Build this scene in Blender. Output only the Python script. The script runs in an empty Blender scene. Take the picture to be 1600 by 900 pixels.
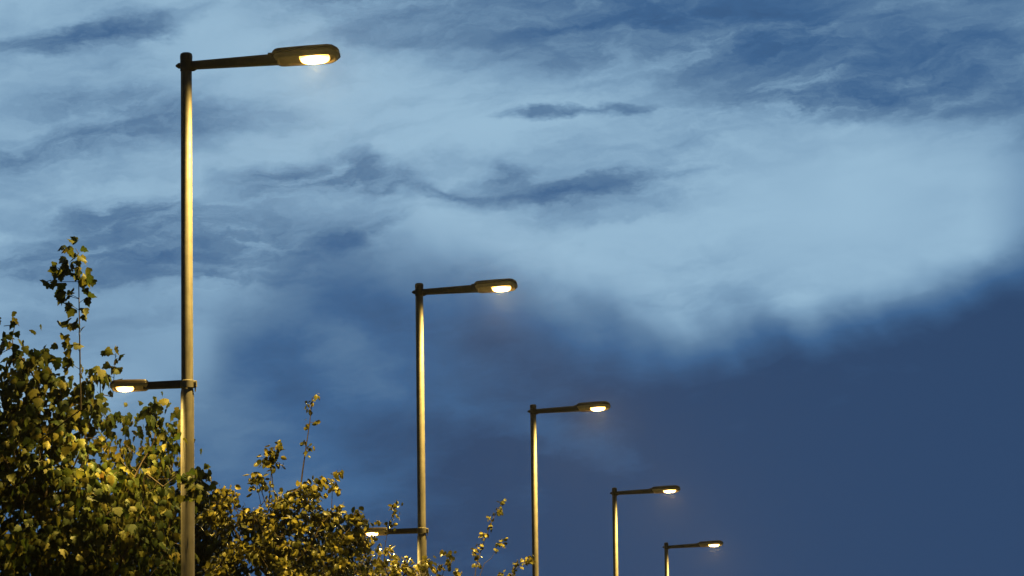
import bpy, bmesh, math, random
import numpy as np
from mathutils import Vector, Matrix

S = bpy.context.scene
COL = S.collection
rad = math.radians

# ------------------------------------------------------------------ camera
F_PX = 6400.0                       # focal length in pixels of a 1600 px wide frame (144 mm on 36 mm)
PITCH = math.atan(834.0 / F_PX)
ROLL = 0.0135
CAM = Vector((0.0, 0.0, 1.6))
_f = Vector((0, math.cos(PITCH), math.sin(PITCH)))
_r0 = Vector((1, 0, 0))
_u0 = _r0.cross(_f)
_u = (_u0 * math.cos(ROLL) + _r0 * math.sin(ROLL)).normalized()
_r = _f.cross(_u).normalized()

def ray(x, y):
    return (_f + _r * ((x - 800) / F_PX) + _u * ((450 - y) / F_PX)).normalized()

def at_depth(x, y, d):              # the point seen at x, y at horizontal distance d
    v = ray(x, y)
    return CAM + v * (d / v.y)

def at_height(x, y, z):
    v = ray(x, y)
    return CAM + v * ((z - CAM.z) / v.z)

def pix(p):
    q = p - CAM
    w = q.dot(_f)
    return 800 + F_PX * q.dot(_r) / w, 450 - F_PX * q.dot(_u) / w

cd = bpy.data.cameras.new('camera')
cam = bpy.data.objects.new('camera', cd)
COL.objects.link(cam)
cam.matrix_world = Matrix((( _r.x, _u.x, -_f.x, CAM.x), (_r.y, _u.y, -_f.y, CAM.y), (_r.z, _u.z, -_f.z, CAM.z), (0, 0, 0, 1)))
cd.sensor_width = 36
cd.lens = F_PX / 1600 * 36
cd.clip_end = 6000
S.camera = cam

S.view_settings.view_transform = 'Standard'
S.view_settings.look = 'None'
S.view_settings.exposure = 0
S.view_settings.gamma = 1
S.view_settings.use_curve_mapping = False
S.cycles.use_denoising = True
S.cycles.max_bounces = 8
S.cycles.volume_bounces = 0
S.cycles.sample_clamp_indirect = 4

def lin(*c):
    return tuple((v / 255 / 12.92 if v / 255 <= .04045 else ((v / 255 + .055) / 1.055) ** 2.4) for v in c)

# ------------------------------------------------------------------ node helper
class NT:
    def __init__(self, tree):
        self.t = tree
        self.n = tree.nodes
    def new(self, kind, **kw):
        nd = self.n.new(kind)
        for k, v in kw.items():
            setattr(nd, k, v)
        return nd
    def put(self, sock, v):
        if hasattr(v, 'is_output'):
            self.t.links.new(v, sock)
        else:
            sock.default_value = v
    def m(self, op, a, b=0.0, c=0.0, clamp=False):
        nd = self.new('ShaderNodeMath', operation=op, use_clamp=clamp)
        self.put(nd.inputs[0], a)
        self.put(nd.inputs[1], b)
        if len(nd.inputs) > 2:
            self.put(nd.inputs[2], c)
        return nd.outputs[0]
    def add(self, a, b): return self.m('ADD', a, b)
    def sub(self, a, b): return self.m('SUBTRACT', a, b)
    def mul(self, a, b): return self.m('MULTIPLY', a, b)
    def mad(self, a, b, c): return self.m('MULTIPLY_ADD', a, b, c)
    def xyz(self, x, y, z=0.0):
        nd = self.new('ShaderNodeCombineXYZ')
        for s, v in zip(nd.inputs, (x, y, z)):
            self.put(s, v)
        return nd.outputs[0]
    def noise(self, vec, scale=1.0, detail=4.0, rough=.55, dist=0.0, lac=2.0):
        nd = self.new('ShaderNodeTexNoise')
        self.put(nd.inputs['Vector'], vec)
        nd.inputs['Scale'].default_value = scale
        nd.inputs['Detail'].default_value = detail
        nd.inputs['Roughness'].default_value = rough
        nd.inputs['Lacunarity'].default_value = lac
        nd.inputs['Distortion'].default_value = dist
        return nd.outputs['Fac']
    def rng(self, v, a, b, c=0.0, d=1.0, kind='SMOOTHSTEP'):
        nd = self.new('ShaderNodeMapRange', interpolation_type=kind)
        self.put(nd.inputs[0], v)
        for s, x in zip(nd.inputs[1:5], (a, b, c, d)):
            self.put(s, x)
        return nd.outputs[0]
    def ramp(self, fac, stops, interp='LINEAR'):
        nd = self.new('ShaderNodeValToRGB')
        e = nd.color_ramp.elements
        nd.color_ramp.interpolation = interp
        while len(e) < len(stops):
            e.new(0.5)
        for el, (p, c) in zip(e, stops):
            el.position = p
            el.color = (*c, 1)
        self.put(nd.inputs[0], fac)
        return nd.outputs['Color']

# ------------------------------------------------------------------ dusk sky (world)
SUN_AZ, SUN_EL = rad(-35), rad(1.0)       # the sun is down at the horizon, off to the side
W = bpy.data.worlds.new('World')
S.world = W
W.use_nodes = True
W.node_tree.nodes.clear()
k = NT(W.node_tree)
W.cycles.sampling_method = 'MANUAL'
W.cycles.sample_map_resolution = 512

gen = k.new('ShaderNodeTexCoord').outputs['Generated']
sep = k.new('ShaderNodeSeparateXYZ')
k.put(sep.inputs[0], gen)
DX, DY, DZ = sep.outputs
UNIT = 100 / F_PX                          # one sky unit is an angle of about 0.9 degrees
U = k.m('DIVIDE', k.m('ARCTAN2', DX, DY), UNIT)
V = k.m('DIVIDE', k.m('ARCSINE', DZ), UNIT)

def uv(x, y):
    d = ray(x, y)
    return math.atan2(d.x, d.y) / UNIT, math.asin(d.z) / UNIT

# warped coordinates: cloud edges are ragged
wn1 = k.noise(k.xyz(k.mul(U, .6), k.mul(V, 1.2), 3.7), 1.0, 6, .62)
wn2 = k.noise(k.xyz(k.mul(U, .6), k.mul(V, 1.2), 19.3), 1.0, 6, .62)
UW = k.mad(k.sub(wn1, .5), 1.9, U)
VW = k.mad(k.sub(wn2, .5), .85, V)
# wind-drawn streak texture, rising a little along the wind
VS = k.mad(UW, -.14, VW)
streak = k.noise(k.xyz(k.mul(UW, .38), k.mul(VS, 1.25), 7.1), 1.0, 9, .6, .25)
fine = k.noise(k.xyz(k.mul(UW, .9), k.mul(VS, 2.6), 31.0), 1.0, 7, .62, .3)
streak_c = k.rng(k.mad(k.sub(fine, .5), .55, streak), .33, .68)
soft = k.noise(k.xyz(k.mul(U, .5), k.mul(V, .62), 11.0), 1.0, 5, .5, .3)
veil = k.rng(k.noise(k.xyz(k.mul(UW, .30), k.mul(VS, .95), 43.0), 1.0, 8, .6, .2), .40, .72)

def blob(x, y, rx, ry, ang=0.0, warped=True):
    u0, v0 = uv(x, y)
    a, b = (UW, VW) if warped else (U, V)
    c, s = math.cos(rad(ang)), math.sin(rad(ang))
    du, dv = k.sub(a, u0), k.sub(b, v0)
    p = k.mul(k.mad(du, c, k.mul(dv, s)), 100 / rx)
    q = k.mul(k.mad(du, -s, k.mul(dv, c)), 100 / ry)
    d = k.mad(p, p, k.mul(q, q))
    return k.rng(k.m('SQRT', d), 1.0, 0.05)

# (x, y, rx, ry, tilt, strength): torn streaks of dark cloud
STREAKS = [
    (110, 62, 190, 30, 7, .85), (200, 42, 130, 38, 10, .55), (270, 30, 100, 24, 14, .40),
    (150, 168, 260, 60, 3, .45), (240, 200, 220, 46, 8, .42), (50, 236, 230, 44, 5, .75), (370, 190, 160, 30, 4, .25),
    (480, 275, 220, 48, 5, .80), (615, 290, 90, 32, 4, .65), (560, 240, 120, 20, -8, .25), (700, 304, 180, 14, -4, .50),
    (785, 275, 60, 32, 0, .60), (930, 292, 230, 22, 8, .66), (880, 306, 330, 36, 0, .42), (1050, 252, 180, 60, 4, .28), (860, 345, 160, 34, 3, .22),
    (860, 183, 120, 16, 4, .90), (985, 167, 80, 14, 3, .60),
    (330, 385, 380, 100, -1, .78), (200, 340, 160, 44, 4, .55), (545, 368, 120, 34, 20, .65), (90, 412, 300, 44, 2, .62), (330, 436, 380, 16, 0, .35),
    (1150, 0, 900, 130, -2, .78), (1050, 30, 420, 90, -4, .45), (1420, 100, 460, 110, -5, .70), (1200, 125, 420, 90, -2, .45), (870, 70, 260, 90, 2, .40),
    (1340, 158, 270, 40, -2, .60), (1590, 110, 200, 90, 0, .45), (560, 0, 260, 80, 0, .30), (640, 60, 220, 44, 4, .22), (1080, 190, 240, 50, 0, .22),
]
tot = None
for x, y, rx, ry, a, s in STREAKS:
    v = k.mul(blob(x, y, rx, ry, a), s)
    tot = v if tot is None else k.add(tot, v)
grain = k.rng(k.noise(k.xyz(k.mul(UW, 1.5), k.mul(VS, 5.0), 57.0), 1.0, 6, .62, .3), .34, .66)
tex = k.mad(grain, .34, k.mad(streak_c, .78, .14))
dark = k.mul(tot, tex)

# smooth veils, no torn texture
SOFTS = [(1660, 330, 150, 260, 0, .40), (1560, 210, 220, 80, 0, .12), (160, 520, 360, 170, 0, .26), (60, 140, 460, 220, 0, .08),
         (660, 480, 300, 110, 0, .20), (1700, 470, 200, 160, 0, .3),
         (1250, -10, 800, 150, -1, .42), (1480, 100, 420, 110, -3, .30), (860, 70, 300, 70, 0, .16)]
for x, y, rx, ry, a, s in SOFTS:
    dark = k.mad(blob(x, y, rx, ry, a, False), s, dark)
clean = blob(1330, 330, 420, 190, 0, False)
dark = k.mad(k.mul(veil, k.sub(1.0, clean)), .30, dark)
dark = k.mul(k.sub(1.0, k.m('EXPONENT', k.mul(dark, -1.2))), .88)

# the slate bank: its upper edge follows a curve, its edge is feathered by drooping wisps
EDGE = [(-600, 760), (0, 720), (150, 680), (290, 600), (380, 480), (480, 410), (560, 390), (700, 418), (800, 452), (950, 498), (1050, 522),
        (1130, 516), (1190, 508), (1250, 512), (1310, 500), (1400, 468), (1500, 440), (1600, 405), (1800, 360), (2400, 300)]
pts = [uv(x, y) for x, y in EDGE]
fc = k.new('ShaderNodeFloatCurve')
umin, umax = pts[0][0], pts[-1][0]
vmin, vmax = min(p[1] for p in pts), max(p[1] for p in pts)
cv = fc.mapping.curves[0]
while len(cv.points) < len(pts):
    cv.points.new(.5, .5)
for cp, (pu, pv) in zip(cv.points, pts):
    cp.location = ((pu - umin) / (umax - umin), (pv - vmin) / (vmax - vmin))
    cp.handle_type = 'AUTO'
fc.mapping.update()
k.put(fc.inputs['Value'], k.m('DIVIDE', k.sub(U, umin), umax - umin, clamp=True))
edge = k.mad(fc.outputs[0], vmax - vmin, vmin)
wisp = k.noise(k.xyz(k.mul(U, .7), k.mul(k.mad(U, .35, V), .75), 5.0), 1.0, 3, .45, .15)
below = k.add(k.sub(edge, V), k.mul(k.sub(wisp, .5), 1.0))
u_l, u_m, u_r = uv(330, 600)[0], uv(900, 600)[0], uv(1350, 600)[0]
bank = k.rng(below, k.rng(U, u_m, u_r, -1.0, -.60), k.rng(U, u_m, u_r, 1.15, .72))
level = k.rng(U, u_l, uv(1050, 600)[0], .66, .98)
level = k.add(level, k.rng(below, 0.0, 4.5, 0.0, .10))
level = k.mad(k.sub(soft, .5), k.rng(U, u_l, u_r, .55, .12), level)
for x, y, rx, ry, a, s in [(540, 560, 130, 80, 0, -.14), (330, 650, 150, 120, 0, -.16), (890, 690, 200, 40, -16, -.16), (830, 640, 100, 80, 0, -.08),
                           (590, 610, 110, 56, 0, -.12), (720, 640, 100, 46, -10, -.08), (480, 500, 140, 70, -35, -.10), (560, 770, 180, 50, -4, -.06)]:
    level = k.mad(blob(x, y, rx, ry, a), s, level)
level = k.mad(k.sub(fine, .5), .12, level)
level = k.mad(k.sub(grain, .5), .035, level)
mixd = k.new('ShaderNodeMix', data_type='FLOAT')
k.put(mixd.inputs[0], bank)
k.put(mixd.inputs[2], k.m('MINIMUM', k.add(dark, k.mul(k.sub(soft, .5), .14)), .84))
k.put(mixd.inputs[3], level)
amount = k.m('ADD', mixd.outputs[0], .02, clamp=True)
cloud_col = k.ramp(amount, [(0.0, lin(154, 190, 216)), (.25, lin(126, 162, 193)), (.5, lin(95, 130, 165)), (.75, lin(63, 101, 145)), (1.0, lin(46, 72, 109))])

# the rest of the dome: darker overhead and away from the afterglow
fwd = k.mad(DY, .9, k.mul(DX, .1))
glow = k.rng(fwd, .15, .965, .07, 1.0)
sky = k.new('ShaderNodeTexSky', sky_type='NISHITA', sun_disc=False, sun_elevation=SUN_EL, sun_rotation=SUN_AZ, altitude=50, air_density=1.0, dust_density=.6, ozone_density=3.0)
scaled = k.new('ShaderNodeVectorMath', operation='SCALE')
k.put(scaled.inputs[0], cloud_col)
k.put(scaled.inputs['Scale'], k.mul(glow, 9.7))
sm = k.new('ShaderNodeMix', data_type='RGBA', blend_type='ADD')
sm.inputs[0].default_value = .02
k.put(sm.inputs[6], scaled.outputs[0])
k.put(sm.inputs[7], sky.outputs[0])
bg = k.new('ShaderNodeBackground')
bg.inputs['Strength'].default_value = .1
k.put(bg.inputs['Color'], sm.outputs[2])
wo = k.new('ShaderNodeOutputWorld')
k.t.links.new(bg.outputs[0], wo.inputs['Surface'])

sl = bpy.data.lights.new('sun', 'SUN')
sl.energy = .03
sl.angle = rad(15)
sl.color = (1, .86, .72)
sun = bpy.data.objects.new('sun', sl)
COL.objects.link(sun)
sun.rotation_euler = (rad(90) - SUN_EL, 0, -SUN_AZ + math.pi)
sun.location = (0, 0, 30)

# ------------------------------------------------------------------ materials

def mat(name, stops, scale=6.0, rough=.5, metal=0.0, bump=0.0, spec=.5, coords='Object', detail=5):
    m_ = bpy.data.materials.new(name)
    m_.use_nodes = True
    t = NT(m_.node_tree)
    b = m_.node_tree.nodes['Principled BSDF']
    co = t.new('ShaderNodeTexCoord').outputs[coords]
    n1 = t.noise(co, scale, detail, .6)
    t.put(b.inputs['Base Color'], t.ramp(n1, stops))
    b.inputs['Roughness'].default_value = rough
    t.put(b.inputs['Roughness'], t.rng(t.noise(co, scale * 3, 3), .3, .7, rough - .08, rough + .08))
    b.inputs['Metallic'].default_value = metal
    b.inputs['Specular IOR Level'].default_value = spec
    if bump:
        bp = t.new('ShaderNodeBump')
        bp.inputs['Strength'].default_value = bump
        bp.inputs['Distance'].default_value = .01
        t.put(bp.inputs['Height'], t.noise(co, scale * 8, 4))
        t.put(b.inputs['Normal'], bp.outputs[0])
    return m_

M_POLE = mat('weathered_grey_paint', [(.25, (.105, .093, .076)), (.5, (.150, .137, .116)), (.75, (.185, .170, .147))], 5, .56, bump=.05)
_t = NT(M_POLE.node_tree)
_b = M_POLE.node_tree.nodes['Principled BSDF']
_src = _b.inputs['Base Color'].links[0].from_socket
_co = _t.new('ShaderNodeMapping')
_t.put(_co.inputs['Vector'], _t.new('ShaderNodeTexCoord').outputs['Object'])
_co.inputs['Scale'].default_value = (14, 14, .55)
_run = _t.rng(_t.noise(_co.outputs[0], 1.0, 6, .65, .4), .42, .66, .62, 1.15)      # rain-washed dirt runs down the shaft
_vm = _t.new('ShaderNodeVectorMath', operation='SCALE')
_t.put(_vm.inputs[0], _src)
_t.put(_vm.inputs['Scale'], _run)
_t.put(_b.inputs['Base Color'], _vm.outputs[0])
M_DARK = mat('dark_bronze_paint', [(.3, (.034, .024, .019)), (.7, (.058, .042, .033))], 8, .42)
M_TRAY = mat('lantern_tray', [(.3, (.36, .31, .24)), (.7, (.48, .42, .33))], 10, .4)
M_HEAD = mat('lantern_casting', [(.3, (.040, .031, .024)), (.7, (.066, .051, .039))], 10, .45)
M_BARK = mat('bark', [(.3, (.035, .026, .018)), (.7, (.11, .085, .06))], 18, .85, bump=.6, spec=.2)
M_TWIG = mat('twig_bark', [(.3, (.06, .045, .025)), (.7, (.14, .11, .06))], 20, .7, spec=.3)
M_ROAD = mat('asphalt', [(.3, (.035, .035, .036)), (.7, (.065, .064, .062))], 3, .8, bump=.4)
M_WALK = mat('paving', [(.3, (.16, .15, .14)), (.7, (.26, .25, .23))], 1.5, .8, bump=.3)
M_KERB = mat('kerb_concrete', [(.3, (.22, .21, .2)), (.7, (.34, .33, .31))], 4, .8, bump=.3)
M_GRASS = mat('mown_grass', [(.3, (.025, .045, .012)), (.7, (.06, .085, .025))], 2.5, .9, bump=.8, spec=.2)
M_PAINT = mat('road_paint', [(.3, (.6, .6, .58)), (.7, (.8, .8, .78))], 9, .6)

def lens_mat():
    m_ = bpy.data.materials.new('lit_lens')
    m_.use_nodes = True
    t = NT(m_.node_tree)
    b = m_.node_tree.nodes['Principled BSDF']
    b.inputs['Base Color'].default_value = (.8, .75, .6, 1)
    b.inputs['Roughness'].default_value = .15
    g = t.new('ShaderNodeTexCoord').outputs['Generated']
    sp = t.new('ShaderNodeSeparateXYZ')
    t.put(sp.inputs[0], g)
    px_, py_ = t.mul(t.sub(sp.outputs[0], .5), 2), t.mul(t.sub(sp.outputs[1], .5), 2)
    rr_ = t.m('SQRT', t.mad(px_, px_, t.mul(py_, py_)))
    # the arc tube sits in the middle: the bowl is hottest there and amber at its rim
    t.put(b.inputs['Emission Color'], t.ramp(rr_, [(0, (1, .82, .52)), (.62, (1, .72, .32)), (1.0, (1, .52, .10))]))
    t.put(b.inputs['Emission Strength'], t.rng(rr_, .5, 1.15, 28.0, 3.5))
    return m_
M_LENS = lens_mat()

def leaf_mat(name, stops, trans=.35, rough=.56, spec=.28):
    m_ = bpy.data.materials.new(name)
    m_.use_nodes = True
    t = NT(m_.node_tree)
    b = m_.node_tree.nodes['Principled BSDF']
    out = m_.node_tree.nodes['Material Output']
    g = t.new('ShaderNodeNewGeometry')
    co = t.new('ShaderNodeTexCoord').outputs['Object']
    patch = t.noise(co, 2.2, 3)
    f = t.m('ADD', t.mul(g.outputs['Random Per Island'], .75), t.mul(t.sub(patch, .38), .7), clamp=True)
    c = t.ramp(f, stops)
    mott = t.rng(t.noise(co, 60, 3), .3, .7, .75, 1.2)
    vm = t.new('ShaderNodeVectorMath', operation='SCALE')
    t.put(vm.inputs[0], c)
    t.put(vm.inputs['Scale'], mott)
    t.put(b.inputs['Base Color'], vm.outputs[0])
    b.inputs['Roughness'].default_value = rough
    b.inputs['Specular IOR Level'].default_value = spec
    tr = t.new('ShaderNodeBsdfTranslucent')
    t.put(tr.inputs['Color'], vm.outputs[0])
    mx = t.new('ShaderNodeMixShader')
    mx.inputs[0].default_value = trans
    m_.node_tree.links.new(b.outputs[0], mx.inputs[1])
    m_.node_tree.links.new(tr.outputs[0], mx.inputs[2])
    m_.node_tree.links.new(mx.outputs[0], out.inputs['Surface'])
    return m_
L_MAPLE = leaf_mat('broad_leaf', [(0, (.018, .030, .007)), (.3, (.040, .062, .012)), (.55, (.080, .092, .016)), (.80, (.138, .125, .021)), (.93, (.19, .145, .024)), (1, (.30, .10, .02))])
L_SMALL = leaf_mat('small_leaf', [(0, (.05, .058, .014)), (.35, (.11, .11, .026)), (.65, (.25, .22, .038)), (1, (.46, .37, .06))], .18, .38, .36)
L_DEEP = leaf_mat('deep_green_leaf', [(0, (.02, .035, .008)), (.6, (.035, .05, .012)), (1, (.06, .07, .018))], .25)

# ------------------------------------------------------------------ object helpers
def link(name, mesh, parent=None, smooth=True):
    o = bpy.data.objects.new(name, mesh)
    COL.objects.link(o)
    if parent:
        o.parent = parent
    if smooth:
        mesh.polygons.foreach_set('use_smooth', [True] * len(mesh.polygons))
    return o

def from_bm(name, bm, m_, parent=None, smooth=True, sharp=35):
    bmesh.ops.recalc_face_normals(bm, faces=bm.faces[:])
    me = bpy.data.meshes.new(name)
    bm.to_mesh(me)
    bm.free()
    me.materials.append(m_)
    o = link(name, me, parent, smooth)
    if smooth:
        me.set_sharp_from_angle(angle=rad(sharp))
    return o

def tag(o, label=None, cat=None, group=None, kind=None):
    for a, b in (('label', label), ('category', cat), ('group', group), ('kind', kind)):
        if b:
            o[a] = b
    return o

def empty(name, loc, rz=0.0):
    o = bpy.data.objects.new(name, None)
    o.empty_display_size = .3
    o.location = loc
    o.rotation_euler = (0, 0, rz)
    COL.objects.link(o)
    return o

def loft(bm, rings, cap=True):
    vs = [[bm.verts.new(p) for p in r] for r in rings]
    n = len(vs[0])
    for a, b in zip(vs, vs[1:]):
        for i in range(n):
            bm.faces.new((a[i], a[(i + 1) % n], b[(i + 1) % n], b[i]))
    if cap:
        bm.faces.new(vs[0])
        bm.faces.new(list(reversed(vs[-1])))
    return vs

def circ(z, r, n=28, cx=0.0, cy=0.0):
    return [(cx + r * math.cos(2 * math.pi * i / n), cy + r * math.sin(2 * math.pi * i / n), z) for i in range(n)]

def lathe(bm, prof, n=28, cx=0.0, cy=0.0):
    loft(bm, [circ(z, r, n, cx, cy) for z, r in prof])

def rrect(x, w, z0, z1, r, n=4):
    """rounded rectangle across the arm at x: width w, from z0 up to z1"""
    out = []
    hw = w / 2
    r = min(r, hw * .98, (z1 - z0) / 2 * .98)
    for cx, cz, a0 in ((hw - r, z1 - r, 0), (-hw + r, z1 - r, 90), (-hw + r, z0 + r, 180), (hw - r, z0 + r, 270)):
        for i in range(n + 1):
            a = rad(a0 + 90 * i / n)
            out.append((x, cx + r * math.cos(a), cz + r * math.sin(a)))
    return out

# ------------------------------------------------------------------ the row of lamps: where the poles stand
TOPS = [(291, 92), (655, 449), (833, 637), (960, 766), (1041, 851)]
H = 10.0
P = [at_height(x, y, H) for x, y in TOPS]
row = Vector((P[4].x - P[0].x, P[4].y - P[0].y, 0)).normalized()
side = Vector((row.y, -row.x, 0))
RZ = math.atan2(side.y, side.x)
print('poles', [(round(p.x, 2), round(p.y, 2)) for p in P], 'row', row)
P0 = Vector((P[0].x, P[0].y, 0))

def st(s, t, z=0.0):                 # s along the row from the first pole, t across it towards the road
    q = P0 + row * s + side * t
    return Vector((q.x, q.y, z))

# ------------------------------------------------------------------ setting
def strip(name, t0, t1, z0, z1, m_, s0=-70, s1=800, kind='structure'):
    bm = bmesh.new()
    n = 40
    for i in range(n + 1):
        s = s0 + (s1 - s0) * i / n
        for t, z in ((t0, z0), (t0, z1), (t1, z1), (t1, z0)):
            bm.verts.new(st(s, t, z))
    bm.verts.ensure_lookup_table()
    for i in range(n):
        for j in range(3):
            a = i * 4 + j
            bm.faces.new((bm.verts[a], bm.verts[a + 1], bm.verts[a + 5], bm.verts[a + 4]))
    return tag(from_bm(name, bm, m_, smooth=False), kind=kind)

bm = bmesh.new()
bmesh.ops.create_grid(bm, x_segments=40, y_segments=40, size=1100)
tag(from_bm('ground', bm, M_GRASS, smooth=False), kind='structure')
strip('road', .95, 9.0, -.05, .004, M_ROAD)
strip('kerb', .8, .95, -.05, .12, M_KERB)
strip('verge', -2.4, .8, -.05, .10, M_GRASS)
strip('footpath', -4.6, -2.4, -.05, .11, M_WALK)
bm = bmesh.new()
for i in range(40):
    a = -60 + i * 9
    bm.faces.new([bm.verts.new(st(s, t, .008)) for s, t in ((a, 4.9), (a + 4, 4.9), (a + 4, 5.05), (a, 5.05))])
tag(from_bm('road_markings', bm, M_PAINT, smooth=False), kind='structure')

# thin haze added to stand in for lens bloom round the lamps
bm = bmesh.new()
bmesh.ops.create_cube(bm, size=1.0, matrix=Matrix.Translation((0, 0, 6.0)) @ Matrix.Diagonal((2400, 2400, 14.0, 1)))
hz = bpy.data.materials.new('bloom_haze')
hz.use_nodes = True
hn = hz.node_tree
hn.nodes.clear()
pv = hn.nodes.new('ShaderNodeVolumePrincipled')
pv.inputs['Color'].default_value = (.95, .95, .95, 1)
pv.inputs['Density'].default_value = .00006
pv.inputs['Anisotropy'].default_value = .88
ho = hn.nodes.new('ShaderNodeOutputMaterial')
hn.links.new(pv.outputs[0], ho.inputs['Volume'])
tag(from_bm('haze', bm, hz, smooth=False), kind='stuff')

# ------------------------------------------------------------------ street lamps
AMBER = (1.0, .68, .17)
VAR = random.Random(8)              # no two columns are set up quite alike

def lantern(root, length, tilt, z, x0, direction, big, power):
    """A dark cast head with a flat canopy, a gear box, a bulging lit lens and an end block. direction +1 over the road, -1 over the path."""
    Mx = (Matrix.Translation((x0 * direction, 0, z)) @ Matrix.Rotation(0 if direction > 0 else math.pi, 4, 'Z') @ Matrix.Rotation(-tilt, 4, 'Y')
          @ Matrix.Rotation(-(HEAD_ROLL + rad(VAR.uniform(-1.6, 1.6))) * direction, 4, 'X'))
    q = length
    w = .30 if big else .21
    h = 1.0 if big else .66
    bm = bmesh.new()
    # canopy: a flat-sided shell with chamfered ends
    rings = []
    for fx, fw, a, b in ((0.0, .62, .004, .040), (.012, .72, .001, .052), (.05, .88, 0, .060), (.10, .94, 0, .064), (.5, 1.0, 0, .066), (.84, 1.0, 0, .066), (.91, .90, 0, .063), (.98, .60, .004, .048), (1.0, .40, .010, .034)):
        rings.append(rrect(fx * q, w * fw, a * h, b * h, .022 * h))
    loft(bm, rings)
    # a thin rain lip round the joint
    rings = []
    for fx, fw in ((.008, .70), (.05, .91), (.10, .97), (.5, 1.03), (.84, 1.03), (.915, .92), (.985, .60), (1.003, .40)):
        rings.append(rrect(fx * q, w * fw, -.004 * h, .004 * h, .003 * h))
    loft(bm, rings)
    # socket that takes the arm
    loft(bm, [rrect(x, .12 * h, .006 * h, .056 * h, .02 * h) for x in (-.07 * q, .05 * q)])
    head = from_bm('lantern', bm, M_HEAD, root)
    head.matrix_local = Mx
    # tray: the shallow lower casting, tapering inward below the lip, with a rim the lens sits in
    bm = bmesh.new()
    def plan(shrink, zz):
        pts_ = []
        for fx, fw in ((.02, .60), (.06, .84), (.11, .93), (.5, .98), (.84, .98), (.91, .86), (.975, .56), (.99, .36)):
            x = .5 * q + (fx * q - .5 * q) * (1 - shrink * .10)
            pts_.append((x, w * fw / 2 * (1 - shrink * .26), zz))
        return pts_ + [(x, -y, z_) for x, y, z_ in reversed(pts_)]
    loft(bm, [plan(0, -.005 * h), plan(.3, -.026 * h), plan(.75, -.046 * h), plan(1.0, -.050 * h), plan(1.25, -.048 * h), plan(1.5, -.022 * h)])
    tray = from_bm('tray', bm, M_TRAY, head)
    # lens: an oblong clear bowl bulging out of the tray
    bm = bmesh.new()
    nu, nv = 32, 8
    L2, W2, D = .222 * q, w * .345, .048 * h
    zb = -.021 * h
    cx = .625 * q
    grid = []
    for j in range(nv + 1):
        a = (math.pi / 2) * j / nv
        f = max(.06, math.cos(a) ** .6)
        ringv = []
        for i in range(nu):
            th = 2 * math.pi * i / nu
            c, s_ = math.cos(th), math.sin(th)
            e = .58
            ringv.append((cx + math.copysign(abs(c) ** e, c) * L2 * f, math.copysign(abs(s_) ** e, s_) * W2 * f, zb - D * math.sin(a)))
        grid.append(ringv)
    loft(bm, grid)
    from_bm('lens', bm, M_LENS, head, sharp=80)
    # the rim that clips the lens
    bm = bmesh.new()
    rim = []
    for k0, zz in ((1.03, zb - .002), (1.12, zb - .004), (1.12, zb - .012 * h), (1.05, zb - .014 * h)):
        rim.append([(cx + (p[0] - cx) * (k0 if abs(p[0] - cx) > 1e-6 else 1), p[1] * k0, zz) for p in grid[0]])
    loft(bm, rim, cap=False)
    from_bm('lens_rim', bm, M_TRAY, head)
    ld = bpy.data.lights.new('lamp_light', 'SPOT')        # wide throw, cut off at the horizontal
    ld.spot_size = rad(174)
    ld.spot_blend = .9
    ld.shadow_soft_size = .025
    ld.energy = power * VAR.uniform(.92, 1.08)
    ld.color = AMBER
    lo = bpy.data.objects.new('lamp_light', ld)
    COL.objects.link(lo)
    lo.parent = head
    lo.location = (cx, 0, zb - D - .028)
    return head

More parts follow.
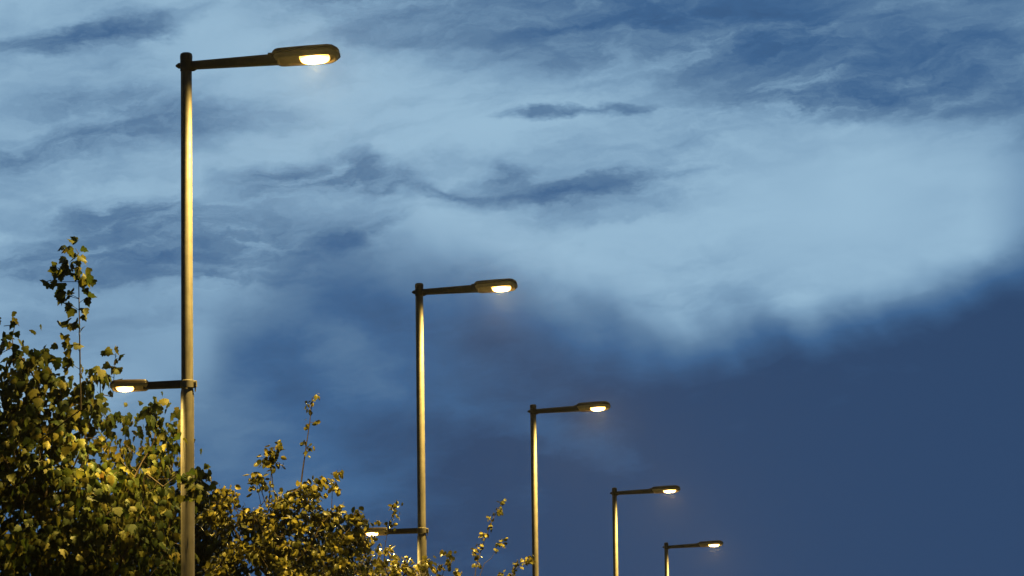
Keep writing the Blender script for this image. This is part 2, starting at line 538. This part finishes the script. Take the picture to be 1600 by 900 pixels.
def street_lamp(base, label, tip_px, low_px, low_tip_px):
    root = empty('street_lamp', (base.x, base.y, 0), RZ)
    tag(root, label, 'street lamp', 'street lamps along the kerb')
    scale = F_PX / (base - CAM).dot(_f)
    px0, _ = pix(Vector((base.x, base.y, H)))
    reach = (tip_px - px0) / scale
    kx = reach / 1.70
    tilt = rad(2.4 + VAR.uniform(-.35, .35))
    zl = 6.36 if low_px is None else at_depth(low_px[0], low_px[1], base.y).z
    # pole
    bm = bmesh.new()
    lathe(bm, [(-.3, .098), (1.45, .098), (1.50, .094), (1.56, .076), (zl - .10, .0735), (zl - .06, .066), (9.99, .0615), (9.995, .058)])
    pole = from_bm('pole', bm, M_POLE, root)
    bm = bmesh.new()
    loft(bm, [[(.085, y, z) for y, z in ((-.05, .55), (.05, .55), (.05, 1.1), (-.05, 1.1))], [(.104, y, z) for y, z in ((-.045, .56), (.045, .56), (.045, 1.09), (-.045, 1.09))]])
    d_ = from_bm('door', bm, M_DARK, pole, smooth=False)
    bm = bmesh.new()
    lathe(bm, [(9.975, .060), (9.98, .068), (10.03, .0695), (10.055, .064), (10.068, .046), (10.072, .01)])
    from_bm('cap', bm, M_DARK, pole)
    bm = bmesh.new()
    lathe(bm, [(9.86, .0625), (9.865, .0685), (9.975, .0685), (9.98, .0625)])
    loft(bm, [circ_x(x, r, 9.925) for x, r in ((-.05, .034), (-.085, .033), (-.098, .024), (-.118, .010))])
    from_bm('collar', bm, M_DARK, pole)
    # outreach arm over the road: a flat tube, deeper at the lantern
    xa = .965 * kx
    bm = bmesh.new()
    rings = []
    for i in range(9):
        f = i / 8
        x = .03 + (xa + .05 - .03) * f
        zc = 9.922 + x * math.tan(tilt)
        hh = .047 + .016 * f
        rings.append(rrect(x, .085 + .025 * f, zc - hh, zc + hh, .03))
    loft(bm, rings)
    loft(bm, [[(x, y, z) for x, z in ((.055, 9.86), (.055, 9.885), (.13, 9.885), (.085, 9.86))] for y in (-.012, .012)])
    from_bm('outreach_arm', bm, M_DARK, root)
    lantern(root, .735 * kx, tilt, 9.922 + .0 + xa * math.tan(tilt) + .010, xa, 1, True, POWER_HIGH)
    # lower arm over the path
    if low_tip_px is None:
        r2 = .90
    else:
        r2 = (px0 + low_dx(base) - low_tip_px) / scale
    x2 = r2 - .43
    bm = bmesh.new()
    lathe(bm, [(zl - .045, .072), (zl - .040, .082), (zl + .036, .082), (zl + .042, .071)])
    loft(bm, [rrect(x, .07, zl - .036, zl + .036, .018) for x in (.07, .098, .104)])
    loft(bm, [[(x, y, z) for x, z in ((.083, zl - .036), (.096, zl - .036), (.094, zl - .085), (.085, zl - .085))] for y in (-.015, .015)])
    from_bm('clamp', bm, M_POLE, pole)
    bm = bmesh.new()
    rings = []
    for i in range(7):
        f = i / 6
        x = -.05 - (x2 + .06 - .05) * f
        rings.append(rrect(x, .075, zl - .045 - .004 * f, zl + .045 - .012 * f, .02))
    loft(bm, rings)
    from_bm('path_arm', bm, M_DARK, root)
    lantern(root, .43, rad(-.6), zl - .008, x2, -1, False, POWER_LOW)
    return root

def circ_x(x, r, z, n=12):
    return [(x, r * math.cos(2 * math.pi * i / n), z + r * math.sin(2 * math.pi * i / n)) for i in range(n)]

def low_dx(base):
    a = pix(Vector((base.x, base.y, H)))[0]
    return pix(Vector((base.x, base.y, 6.4)))[0] - a

POWER_HIGH, POWER_LOW = 4200.0, 400.0
HEAD_ROLL = rad(16.5)
street_lamp(P[0], 'tallest and largest looking street lamp, rising beside the big leafy tree', 533, (297, 600), 172)
street_lamp(P[1], 'second largest street lamp, its low path lantern among the shrub tops', 809, (658, 829), 565)
street_lamp(P[2], 'third street lamp of the row, a leafy sprig touching its pole', 954, None, None)
street_lamp(P[3], 'fourth street lamp of the row, between the sprig touched pole and the smallest lamp', 1063, None, None)
street_lamp(P[4], 'smallest and lowest looking street lamp at the far end of the row', 1130, None, None)

# ------------------------------------------------------------------ trees
MAPLE = [(0, 0), (.0, .22), (.02, .40), (.24, .50), (.36, .36), (.60, .38), (.70, .19), (1, 0)]
OVAL = [(0, 0), (.12, .26), (.42, .40), (.76, .26), (1, 0)]

def leaf_template(half):
    pts_ = [(a, b) for a, b in half] + [(a, -b) for a, b in reversed(half[1:-1])]
    vs = [(.38, 0.0, .0)] + [(a, b, 0) for a, b in pts_]
    out = []
    for a, b, _ in vs:
        z = -.34 * abs(b) - .30 * a * a + .10 * a
        out.append((a, b, z))
    n = len(pts_)
    faces = [(0, 1 + i, 1 + (i + 1) % n) for i in range(n)]
    return np.array(out), np.array(faces)

T_MAPLE, T_OVAL = leaf_template(MAPLE), leaf_template(OVAL)

def leaves_mesh(name, L, template, m_, parent):
    """L: rows of (position, tip direction, up hint, size)"""
    tv, tf = template
    n = len(L)
    pos = np.array([l[0] for l in L])
    d = np.array([l[1] for l in L])
    d /= np.linalg.norm(d, axis=1)[:, None]
    up = np.array([l[2] for l in L])
    yv = np.cross(up, d)
    yv /= np.linalg.norm(yv, axis=1)[:, None] + 1e-9
    zv = np.cross(d, yv)
    sz = np.array([l[3] for l in L])[:, None, None]
    rg = np.random.RandomState(5)
    curl = rg.uniform(.3, 2.5, n)[:, None, None]
    wid = rg.uniform(.8, 1.15, n)[:, None, None]
    co = pos[:, None] + sz * (tv[None, :, 0:1] * d[:, None] + tv[None, :, 1:2] * wid * yv[:, None] + tv[None, :, 2:3] * curl * zv[:, None])
    co = co.reshape(-1, 3)
    fs = (tf[None] + (np.arange(n) * len(tv))[:, None, None]).reshape(-1, 3)
    me = bpy.data.meshes.new(name)
    me.vertices.add(len(co))
    me.vertices.foreach_set('co', co.ravel())
    me.loops.add(fs.size)
    me.loops.foreach_set('vertex_index', fs.ravel())
    me.polygons.add(len(fs))
    me.polygons.foreach_set('loop_start', np.arange(len(fs)) * 3)
    me.polygons.foreach_set('loop_total', np.full(len(fs), 3))
    me.update()
    me.validate()
    me.materials.append(m_)
    return link(name, me, parent, True)

def sticks_mesh(name, segs, m_, parent, sides=6):
    """segs: (a, b, ra, rb) tapered pieces"""
    V_, F_ = [], []
    for a, b, ra, rb in segs:
        ax = (b - a)
        L = np.linalg.norm(ax)
        if L < 1e-6:
            continue
        ax = ax / L
        h = np.array((1., 0, 0)) if abs(ax[0]) < .8 else np.array((0, 1., 0))
        u = np.cross(ax, h); u /= np.linalg.norm(u)
        v = np.cross(ax, u)
        n = sides if ra > .012 else 4
        base = len(V_)
        for p, r in ((a - ax * ra * .3, ra), (b + ax * rb * .3, rb)):
            for i in range(n):
                t = 2 * math.pi * i / n
                V_.append(p + (u * math.cos(t) + v * math.sin(t)) * r)
        for i in range(n):
            F_.append((base + i, base + (i + 1) % n, base + n + (i + 1) % n, base + n + i))
    me = bpy.data.meshes.new(name)
    me.from_pydata([tuple(p) for p in V_], [], F_)
    me.materials.append(m_)
    return link(name, me, parent, True)

def tree(label, depth, trunk_px, lobes, shoots, template, leaf_m, size, n_attr, seed, step=.14, per_twig=(4, 7), thick=.5, keep_out=(), trunk_r=.08, fork=.35, group=None, cat='tree', spread=.10, droop=.85, mid=True, tuft=1.5, bark=None, name='leafy_tree'):
    """Branches grow from the trunk towards points spread through the crown; leaves hang in bunches from the twigs.
    lobes: (x, y, rx, ry, depth factor, weight) parts of the crown, turned into metres at the tree's own distance."""
    rg = np.random.RandomState(seed)
    mpp = depth / F_PX * 1.004
    base = at_depth(trunk_px[0], trunk_px[1], depth)
    root_p = np.array((base.x, base.y, .08))
    att = []
    wsum = sum(l[5] * l[2] * l[3] for l in lobes)
    for x, y, rx, ry, df, w in lobes:
        c = np.array(at_depth(x, y, depth))
        n = max(4, int(n_attr * w * rx * ry / wsum))
        q = rg.normal(size=(n, 3))
        q /= np.linalg.norm(q, axis=1)[:, None]
        q *= (rg.uniform(0, 1, n) ** (1 / 2.4))[:, None]
        att.append(c + q * np.array((rx * mpp, df * (rx + ry) / 2 * mpp, ry * mpp)))
    att = np.vstack(att)
    att = att[att[:, 2] > 1.6]
    zmin = att[:, 2].min()
    zt = max(1.5, zmin + fork)
    nodes = [root_p.copy()]
    par = [-1]
    cx, cy = att[:, 0].mean(), att[:, 1].mean()
    nt = int(zt / .3)
    for i in range(1, nt + 1):
        f = i / nt
        nodes.append(np.array((root_p[0] + (cx - root_p[0]) * .3 * f + rg.normal() * .012, root_p[1] + (cy - root_p[1]) * .3 * f + rg.normal() * .012, root_p[2] + (zt - root_p[2]) * f)))
        par.append(len(nodes) - 2)
    nodes = [np.array(p) for p in nodes]
    alive = np.ones(len(att), bool)
    N = np.array(nodes)
    near_d = np.full(len(att), 1e9)
    near_i = np.zeros(len(att), int)
    upd = 0
    for it in range(220):
        new = N[upd:]
        if len(new):
            dd = np.linalg.norm(att[:, None] - new[None], axis=2)
            j = dd.argmin(1)
            dm = dd[np.arange(len(att)), j]
            bet = dm < near_d
            near_d[bet] = dm[bet]
            near_i[bet] = j[bet] + upd
        upd = len(N)
        alive &= near_d > step * 1.1
        if not alive.any():
            break
        idx = np.where(alive)[0]
        dirs = {}
        for a in idx:
            v = att[a] - N[near_i[a]]
            dirs.setdefault(near_i[a], []).append(v / (np.linalg.norm(v) + 1e-9))
        add, addp = [], []
        for ni, vs in dirs.items():
            v = np.sum(vs, axis=0) + rg.normal(size=3) * .25 + np.array((0, 0, .12))
            v /= np.linalg.norm(v) + 1e-9
            add.append(N[ni] + v * step)
            addp.append(ni)
        N = np.vstack((N, add))
        par += addp
        if len(N) > 9000:
            break
    kids = [[] for _ in N]
    for i, p in enumerate(par):
        if p >= 0:
            kids[p].append(i)
    wgt = np.zeros(len(N))
    for i in range(len(N) - 1, -1, -1):
        wgt[i] = max(1.0, sum(wgt[c] for c in kids[i])) if kids[i] else 1.0
    rr = .0032 * wgt ** thick
    rr *= max(1.0, trunk_r / rr[1])if rr[1] < trunk_r else trunk_r / rr[1]
    rr = np.clip(rr, .0028, None)
    segs = []
    for i, p in enumerate(par):
        if p >= 0:
            a, b = N[p], N[i]
            ra = rr[p] if (kids[p] and i == max(kids[p], key=lambda c: wgt[c])) else min(rr[p], rr[i] * 1.25)
            segs.append((a, b, ra, rr[i]))
    # root flare
    segs.append((root_p - np.array((0, 0, .25)), root_p + np.array((0, 0, .12)), trunk_r * 1.7, trunk_r * 1.15))
    LV = []
    ctr = att.mean(0)

    def bunch(p, along, n, s=1.0):
        for _ in range(n):
            o = p + rg.normal(size=3) * spread * np.array((1, 1, .75))
            out = (o - ctr); out[2] *= .3
            out /= np.linalg.norm(out) + 1e-9
            d = out * .30 + rg.normal(size=3) * .60 + np.array((0, 0, -droop))
            up = np.array((0, 0, .35)) + out * .8 + rg.normal(size=3) * .5
            LV.append((o, d, up, size * s * rg.uniform(.5, 1.2)))
    for i in range(len(N)):
        if wgt[i] <= 3 and N[i][2] > zmin - .1 and (mid or not kids[i]):
            a = N[i] - N[par[i]]
            bunch(N[i], a, rg.randint(per_twig[0], per_twig[1] + 1) if not kids[i] else max(1, rg.randint(per_twig[0], per_twig[1] + 1) // 3))
    # lone shoots above the crown, leaves in pairs on stalks
    for sh in shoots:
        pl, tufts, r0, s = sh['line'], sh['tufts'], sh.get('r', .008), sh.get('s', 1.0)
        dz = sh.get('dz', 0.0)
        q = [np.array(at_depth(x, y, depth + dz)) for x, y in pl]
        j = np.linalg.norm(N - q[0], axis=1).argmin()
        q = [N[j]] + q if np.linalg.norm(N[j] - q[0]) > .05 else q
        n = len(q)
        for i in range(n - 1):
            segs.append((q[i], q[i + 1], r0 * (1 - .8 * i / n), r0 * (1 - .8 * (i + 1) / n)))
        for x, y, cnt, sp in tufts:
            c = np.array(at_depth(x, y, depth + dz))
            # the stalk leaves the shoot a little below the tuft
            best = min(range(n - 1), key=lambda e: np.linalg.norm((q[e] + q[e + 1]) / 2 - c) if True else 0)
            ab = q[best + 1] - q[best]
            t = np.clip(np.dot(c - q[best], ab) / (np.dot(ab, ab) + 1e-9) - .15, 0, 1)
            segs.append((q[best] + ab * t, c, .0035, .002))
            for _ in range(int(cnt * tuft + .5)):
                o = c + rg.normal(size=3) * sp * mpp * .5
                d = rg.normal(size=3) * .6 + np.array((0, 0, -.8)) + (c - (q[best] + ab * t)) * 2
                up = rg.normal(size=3) * .6 + np.array((0, -.5, .3))
                LV.append((o, d, up, size * s * rg.uniform(.7, 1.1)))
    for (c, r) in keep_out:
        c = np.array(c)
        LV = [l for l in LV if np.linalg.norm(l[0] - c) > r]
        segs = [s_ for s_ in segs if r < .16 or s_[2] > .03 or np.linalg.norm((s_[0] + s_[1]) / 2 - c) > r]
    root = empty(name, tuple(root_p))
    tag(root, label, cat, group)
    inv = root_p
    LV = [(l[0] - inv, l[1], l[2], l[3]) for l in LV]
    segs = [(a - inv, b - inv, ra, rb) for a, b, ra, rb in segs]
    sticks_mesh('trunk', segs, bark or M_BARK, root)
    leaves_mesh('crown', LV, template, leaf_m, root)
    print(label[:30], 'leaves', len(LV), 'segs', len(segs), 'top z', round(N[:, 2].max(), 2))
    return root

# big broad-leaved tree beside the first lamp; pruned clear of its path lantern
D1 = P[0].y + .75
LENS1 = Vector(st(0, -.74, 6.28))
ko = [(LENS1 + (CAM - LENS1).normalized() * d, .17) for d in (.15, .4, .7, 1.0, 1.4, 1.8)] + [(LENS1, .46), (LENS1 + Vector((0, .15, -.4)), .46)]
tree('big broad leaved tree with a lone tall leader shoot, around the low lantern', D1, (85, 900),
     [(55, 730, 120, 120, 1.0, 1.0), (200, 735, 80, 95, 1.0, 1.0), (-30, 690, 90, 90, 1.0, .8), (45, 610, 45, 60, .9, .7), (38, 520, 28, 22, .5, .35), (78, 562, 34, 20, .5, .25),
      (125, 640, 70, 45, .9, .9), (172, 600, 14, 26, .4, .5), (240, 660, 34, 40, .7, 1.0), (262, 720, 28, 60, .7, .9), (150, 860, 150, 110, 1.0, 1.0), (20, 860, 120, 110, 1.0, .9), (262, 850, 30, 90, .7, 1.0),
      (-120, 760, 120, 150, 1.0, .6), (100, 1020, 230, 120, .9, .5), (2, 530, 12, 36, .4, .5)],
     [dict(line=[(126, 640), (125, 560), (124, 500), (123, 440), (122, 395)], r=.011, s=1.0, dz=-1.9,
           tufts=[(118, 388, 5, 14), (103, 392, 6, 16), (95, 418, 7, 16), (112, 412, 6, 18), (122, 412, 3, 12), (90, 440, 5, 12), (118, 430, 4, 10), (130, 435, 5, 12), (95, 459, 4, 10), (107, 458, 3, 8), (136, 464, 3, 6),
                  (110, 476, 5, 10), (131, 490, 2, 5), (104, 503, 4, 10), (122, 507, 4, 10), (100, 535, 4, 10), (115, 540, 3, 10), (108, 566, 5, 10)]),
      dict(line=[(176, 620), (178, 590), (180, 560), (183, 540)], r=.006, tufts=[(181, 541, 2, 6), (166, 550, 2, 6), (182, 556, 2, 6), (173, 572, 3, 6), (188, 576, 2, 5), (163, 585, 3, 6)]),
      dict(line=[(255, 760), (275, 745), (296, 742), (301, 770)], r=.006, dz=-1.0, tufts=[(290, 742, 5, 8), (299, 748, 6, 10), (302, 760, 6, 10), (300, 775, 5, 10), (286, 686, 2, 5)])],
     T_MAPLE, L_MAPLE, .118, 1800, 11, tuft=1.15, step=.13, per_twig=(11, 18), spread=.11, droop=1.5, keep_out=ko, trunk_r=.085, group='trees behind the lamps')

D2 = P[0].y + 2.3
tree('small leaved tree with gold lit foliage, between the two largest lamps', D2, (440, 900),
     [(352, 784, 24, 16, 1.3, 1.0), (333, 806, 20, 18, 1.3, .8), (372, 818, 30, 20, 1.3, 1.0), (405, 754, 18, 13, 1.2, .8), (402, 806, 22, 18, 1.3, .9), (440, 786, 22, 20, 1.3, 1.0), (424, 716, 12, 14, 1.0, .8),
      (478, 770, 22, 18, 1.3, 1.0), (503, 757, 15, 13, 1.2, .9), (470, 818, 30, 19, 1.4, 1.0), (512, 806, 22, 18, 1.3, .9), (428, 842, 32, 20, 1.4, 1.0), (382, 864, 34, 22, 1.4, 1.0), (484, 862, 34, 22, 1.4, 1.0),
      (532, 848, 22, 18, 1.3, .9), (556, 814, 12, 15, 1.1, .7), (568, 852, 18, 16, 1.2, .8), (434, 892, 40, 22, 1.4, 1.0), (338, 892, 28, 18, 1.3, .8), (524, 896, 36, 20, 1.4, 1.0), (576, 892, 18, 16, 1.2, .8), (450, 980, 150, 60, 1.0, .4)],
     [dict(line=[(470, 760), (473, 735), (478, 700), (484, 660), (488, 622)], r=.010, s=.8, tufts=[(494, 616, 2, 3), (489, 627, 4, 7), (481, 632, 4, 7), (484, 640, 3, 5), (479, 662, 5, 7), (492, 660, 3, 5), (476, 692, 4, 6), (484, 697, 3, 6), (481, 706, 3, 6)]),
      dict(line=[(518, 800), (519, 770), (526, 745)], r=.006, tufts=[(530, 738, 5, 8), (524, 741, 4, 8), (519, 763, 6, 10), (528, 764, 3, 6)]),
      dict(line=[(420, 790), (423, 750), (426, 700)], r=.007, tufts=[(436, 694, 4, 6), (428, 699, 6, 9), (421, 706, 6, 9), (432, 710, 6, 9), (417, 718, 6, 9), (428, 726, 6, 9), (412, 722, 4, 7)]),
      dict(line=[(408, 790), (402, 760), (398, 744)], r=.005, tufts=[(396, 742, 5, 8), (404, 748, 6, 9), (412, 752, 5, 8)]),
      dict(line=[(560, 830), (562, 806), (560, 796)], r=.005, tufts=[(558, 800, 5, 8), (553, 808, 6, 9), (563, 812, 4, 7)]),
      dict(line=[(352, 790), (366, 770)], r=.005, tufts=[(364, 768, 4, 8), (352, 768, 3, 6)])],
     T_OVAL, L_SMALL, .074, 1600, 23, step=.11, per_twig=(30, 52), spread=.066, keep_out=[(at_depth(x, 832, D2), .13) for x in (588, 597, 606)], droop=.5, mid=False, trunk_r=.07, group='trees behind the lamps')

tree('dark unlit tree showing as a near black mass behind the gold lit tree', P[0].y + 14, (255, 900),
     [(312, 818, 34, 92, 1.2, 1.6), (334, 850, 26, 70, 1.2, 1.6), (250, 830, 80, 110, 1.0, .5), (360, 880, 40, 50, 1, .8), (420, 850, 60, 60, 1, .8), (500, 865, 70, 55, 1, .8), (545, 850, 34, 50, 1, .8), (270, 980, 110, 100, 1.0, .6), (180, 860, 80, 90, 1, .5)],  # right-hand lobes added to put dark shade behind the gold lit tree's gaps
     [], T_OVAL, L_DEEP, .125, 1500, 37, step=.15, per_twig=(16, 24), trunk_r=.09, group='trees behind the lamps')

D3 = P[1].y - .9
tree('thin young tree, sparse sprigs around the lower lantern of the second largest lamp', D3, (610, 900),
     [(592, 880, 34, 26, .9, 1.0), (625, 895, 36, 22, .8, .8), (652, 893, 26, 20, .8, 1.0), (575, 900, 34, 34, .9, 1.0), (700, 905, 22, 16, .7, .6), (630, 970, 80, 50, .9, .7)],
     [dict(line=[(600, 880), (602, 850), (607, 825), (615, 798)], r=.007, s=.85, tufts=[(620, 787, 5, 8), (614, 793, 6, 10), (618, 800, 4, 8), (608, 815, 5, 8), (611, 820, 3, 5), (593, 815, 3, 6), (598, 842, 5, 8), (605, 858, 5, 10)]),
      dict(line=[(690, 905), (696, 880), (702, 864)], r=.006, s=.85, tufts=[(693, 862, 3, 4), (704, 864, 5, 8), (706, 874, 5, 8), (690, 884, 4, 6), (703, 884, 3, 6), (712, 892, 5, 8)]),
      dict(line=[(655, 900), (664, 880)], r=.005, s=.9, tufts=[(668, 873, 6, 10), (672, 880, 5, 8), (660, 886, 6, 10), (642, 876, 5, 10), (648, 885, 5, 10)])],
     T_OVAL, L_SMALL, .10, 560, 41, step=.14, per_twig=(9, 15), spread=.08, keep_out=[(at_depth(x, 832, D3), .15) for x in (586, 596)], trunk_r=.045, group='trees behind the lamps', bark=M_TWIG)

D4 = P[1].y + 2.2
tree('thin sapling with gold lit sprigs reaching up beside the third lamp pole', D4, (770, 900),
     [(770, 960, 40, 26, .9, 1.0), (800, 945, 26, 18, .8, .6)],
     [dict(line=[(740, 920), (744, 885), (755, 850), (768, 815), (783, 788)], r=.009, s=.8, tufts=[(784, 785, 5, 6), (778, 794, 4, 5), (783, 798, 3, 4), (764, 807, 3, 4), (773, 802, 2, 3), (767, 822, 5, 6), (758, 836, 5, 6), (752, 838, 3, 4), (749, 850, 2, 4), (744, 859, 4, 5), (747, 868, 5, 6), (751, 858, 2, 3), (746, 881, 3, 4)]),
      dict(line=[(748, 905), (757, 880), (768, 872), (778, 850)], r=.006, s=.75, tufts=[(786, 845, 5, 5), (779, 850, 3, 4), (775, 857, 3, 4)]),
      dict(line=[(790, 910), (800, 898), (815, 882), (828, 873)], r=.006, s=.8, tufts=[(825, 872, 6, 6), (831, 875, 5, 5), (820, 878, 4, 6), (809, 880, 5, 5), (803, 891, 5, 6), (795, 898, 5, 6), (782, 896, 5, 6)])],
     T_OVAL, L_SMALL, .095, 120, 53, step=.18, per_twig=(5, 8), tuft=1.9, trunk_r=.03, group='trees behind the lamps', bark=M_TWIG)
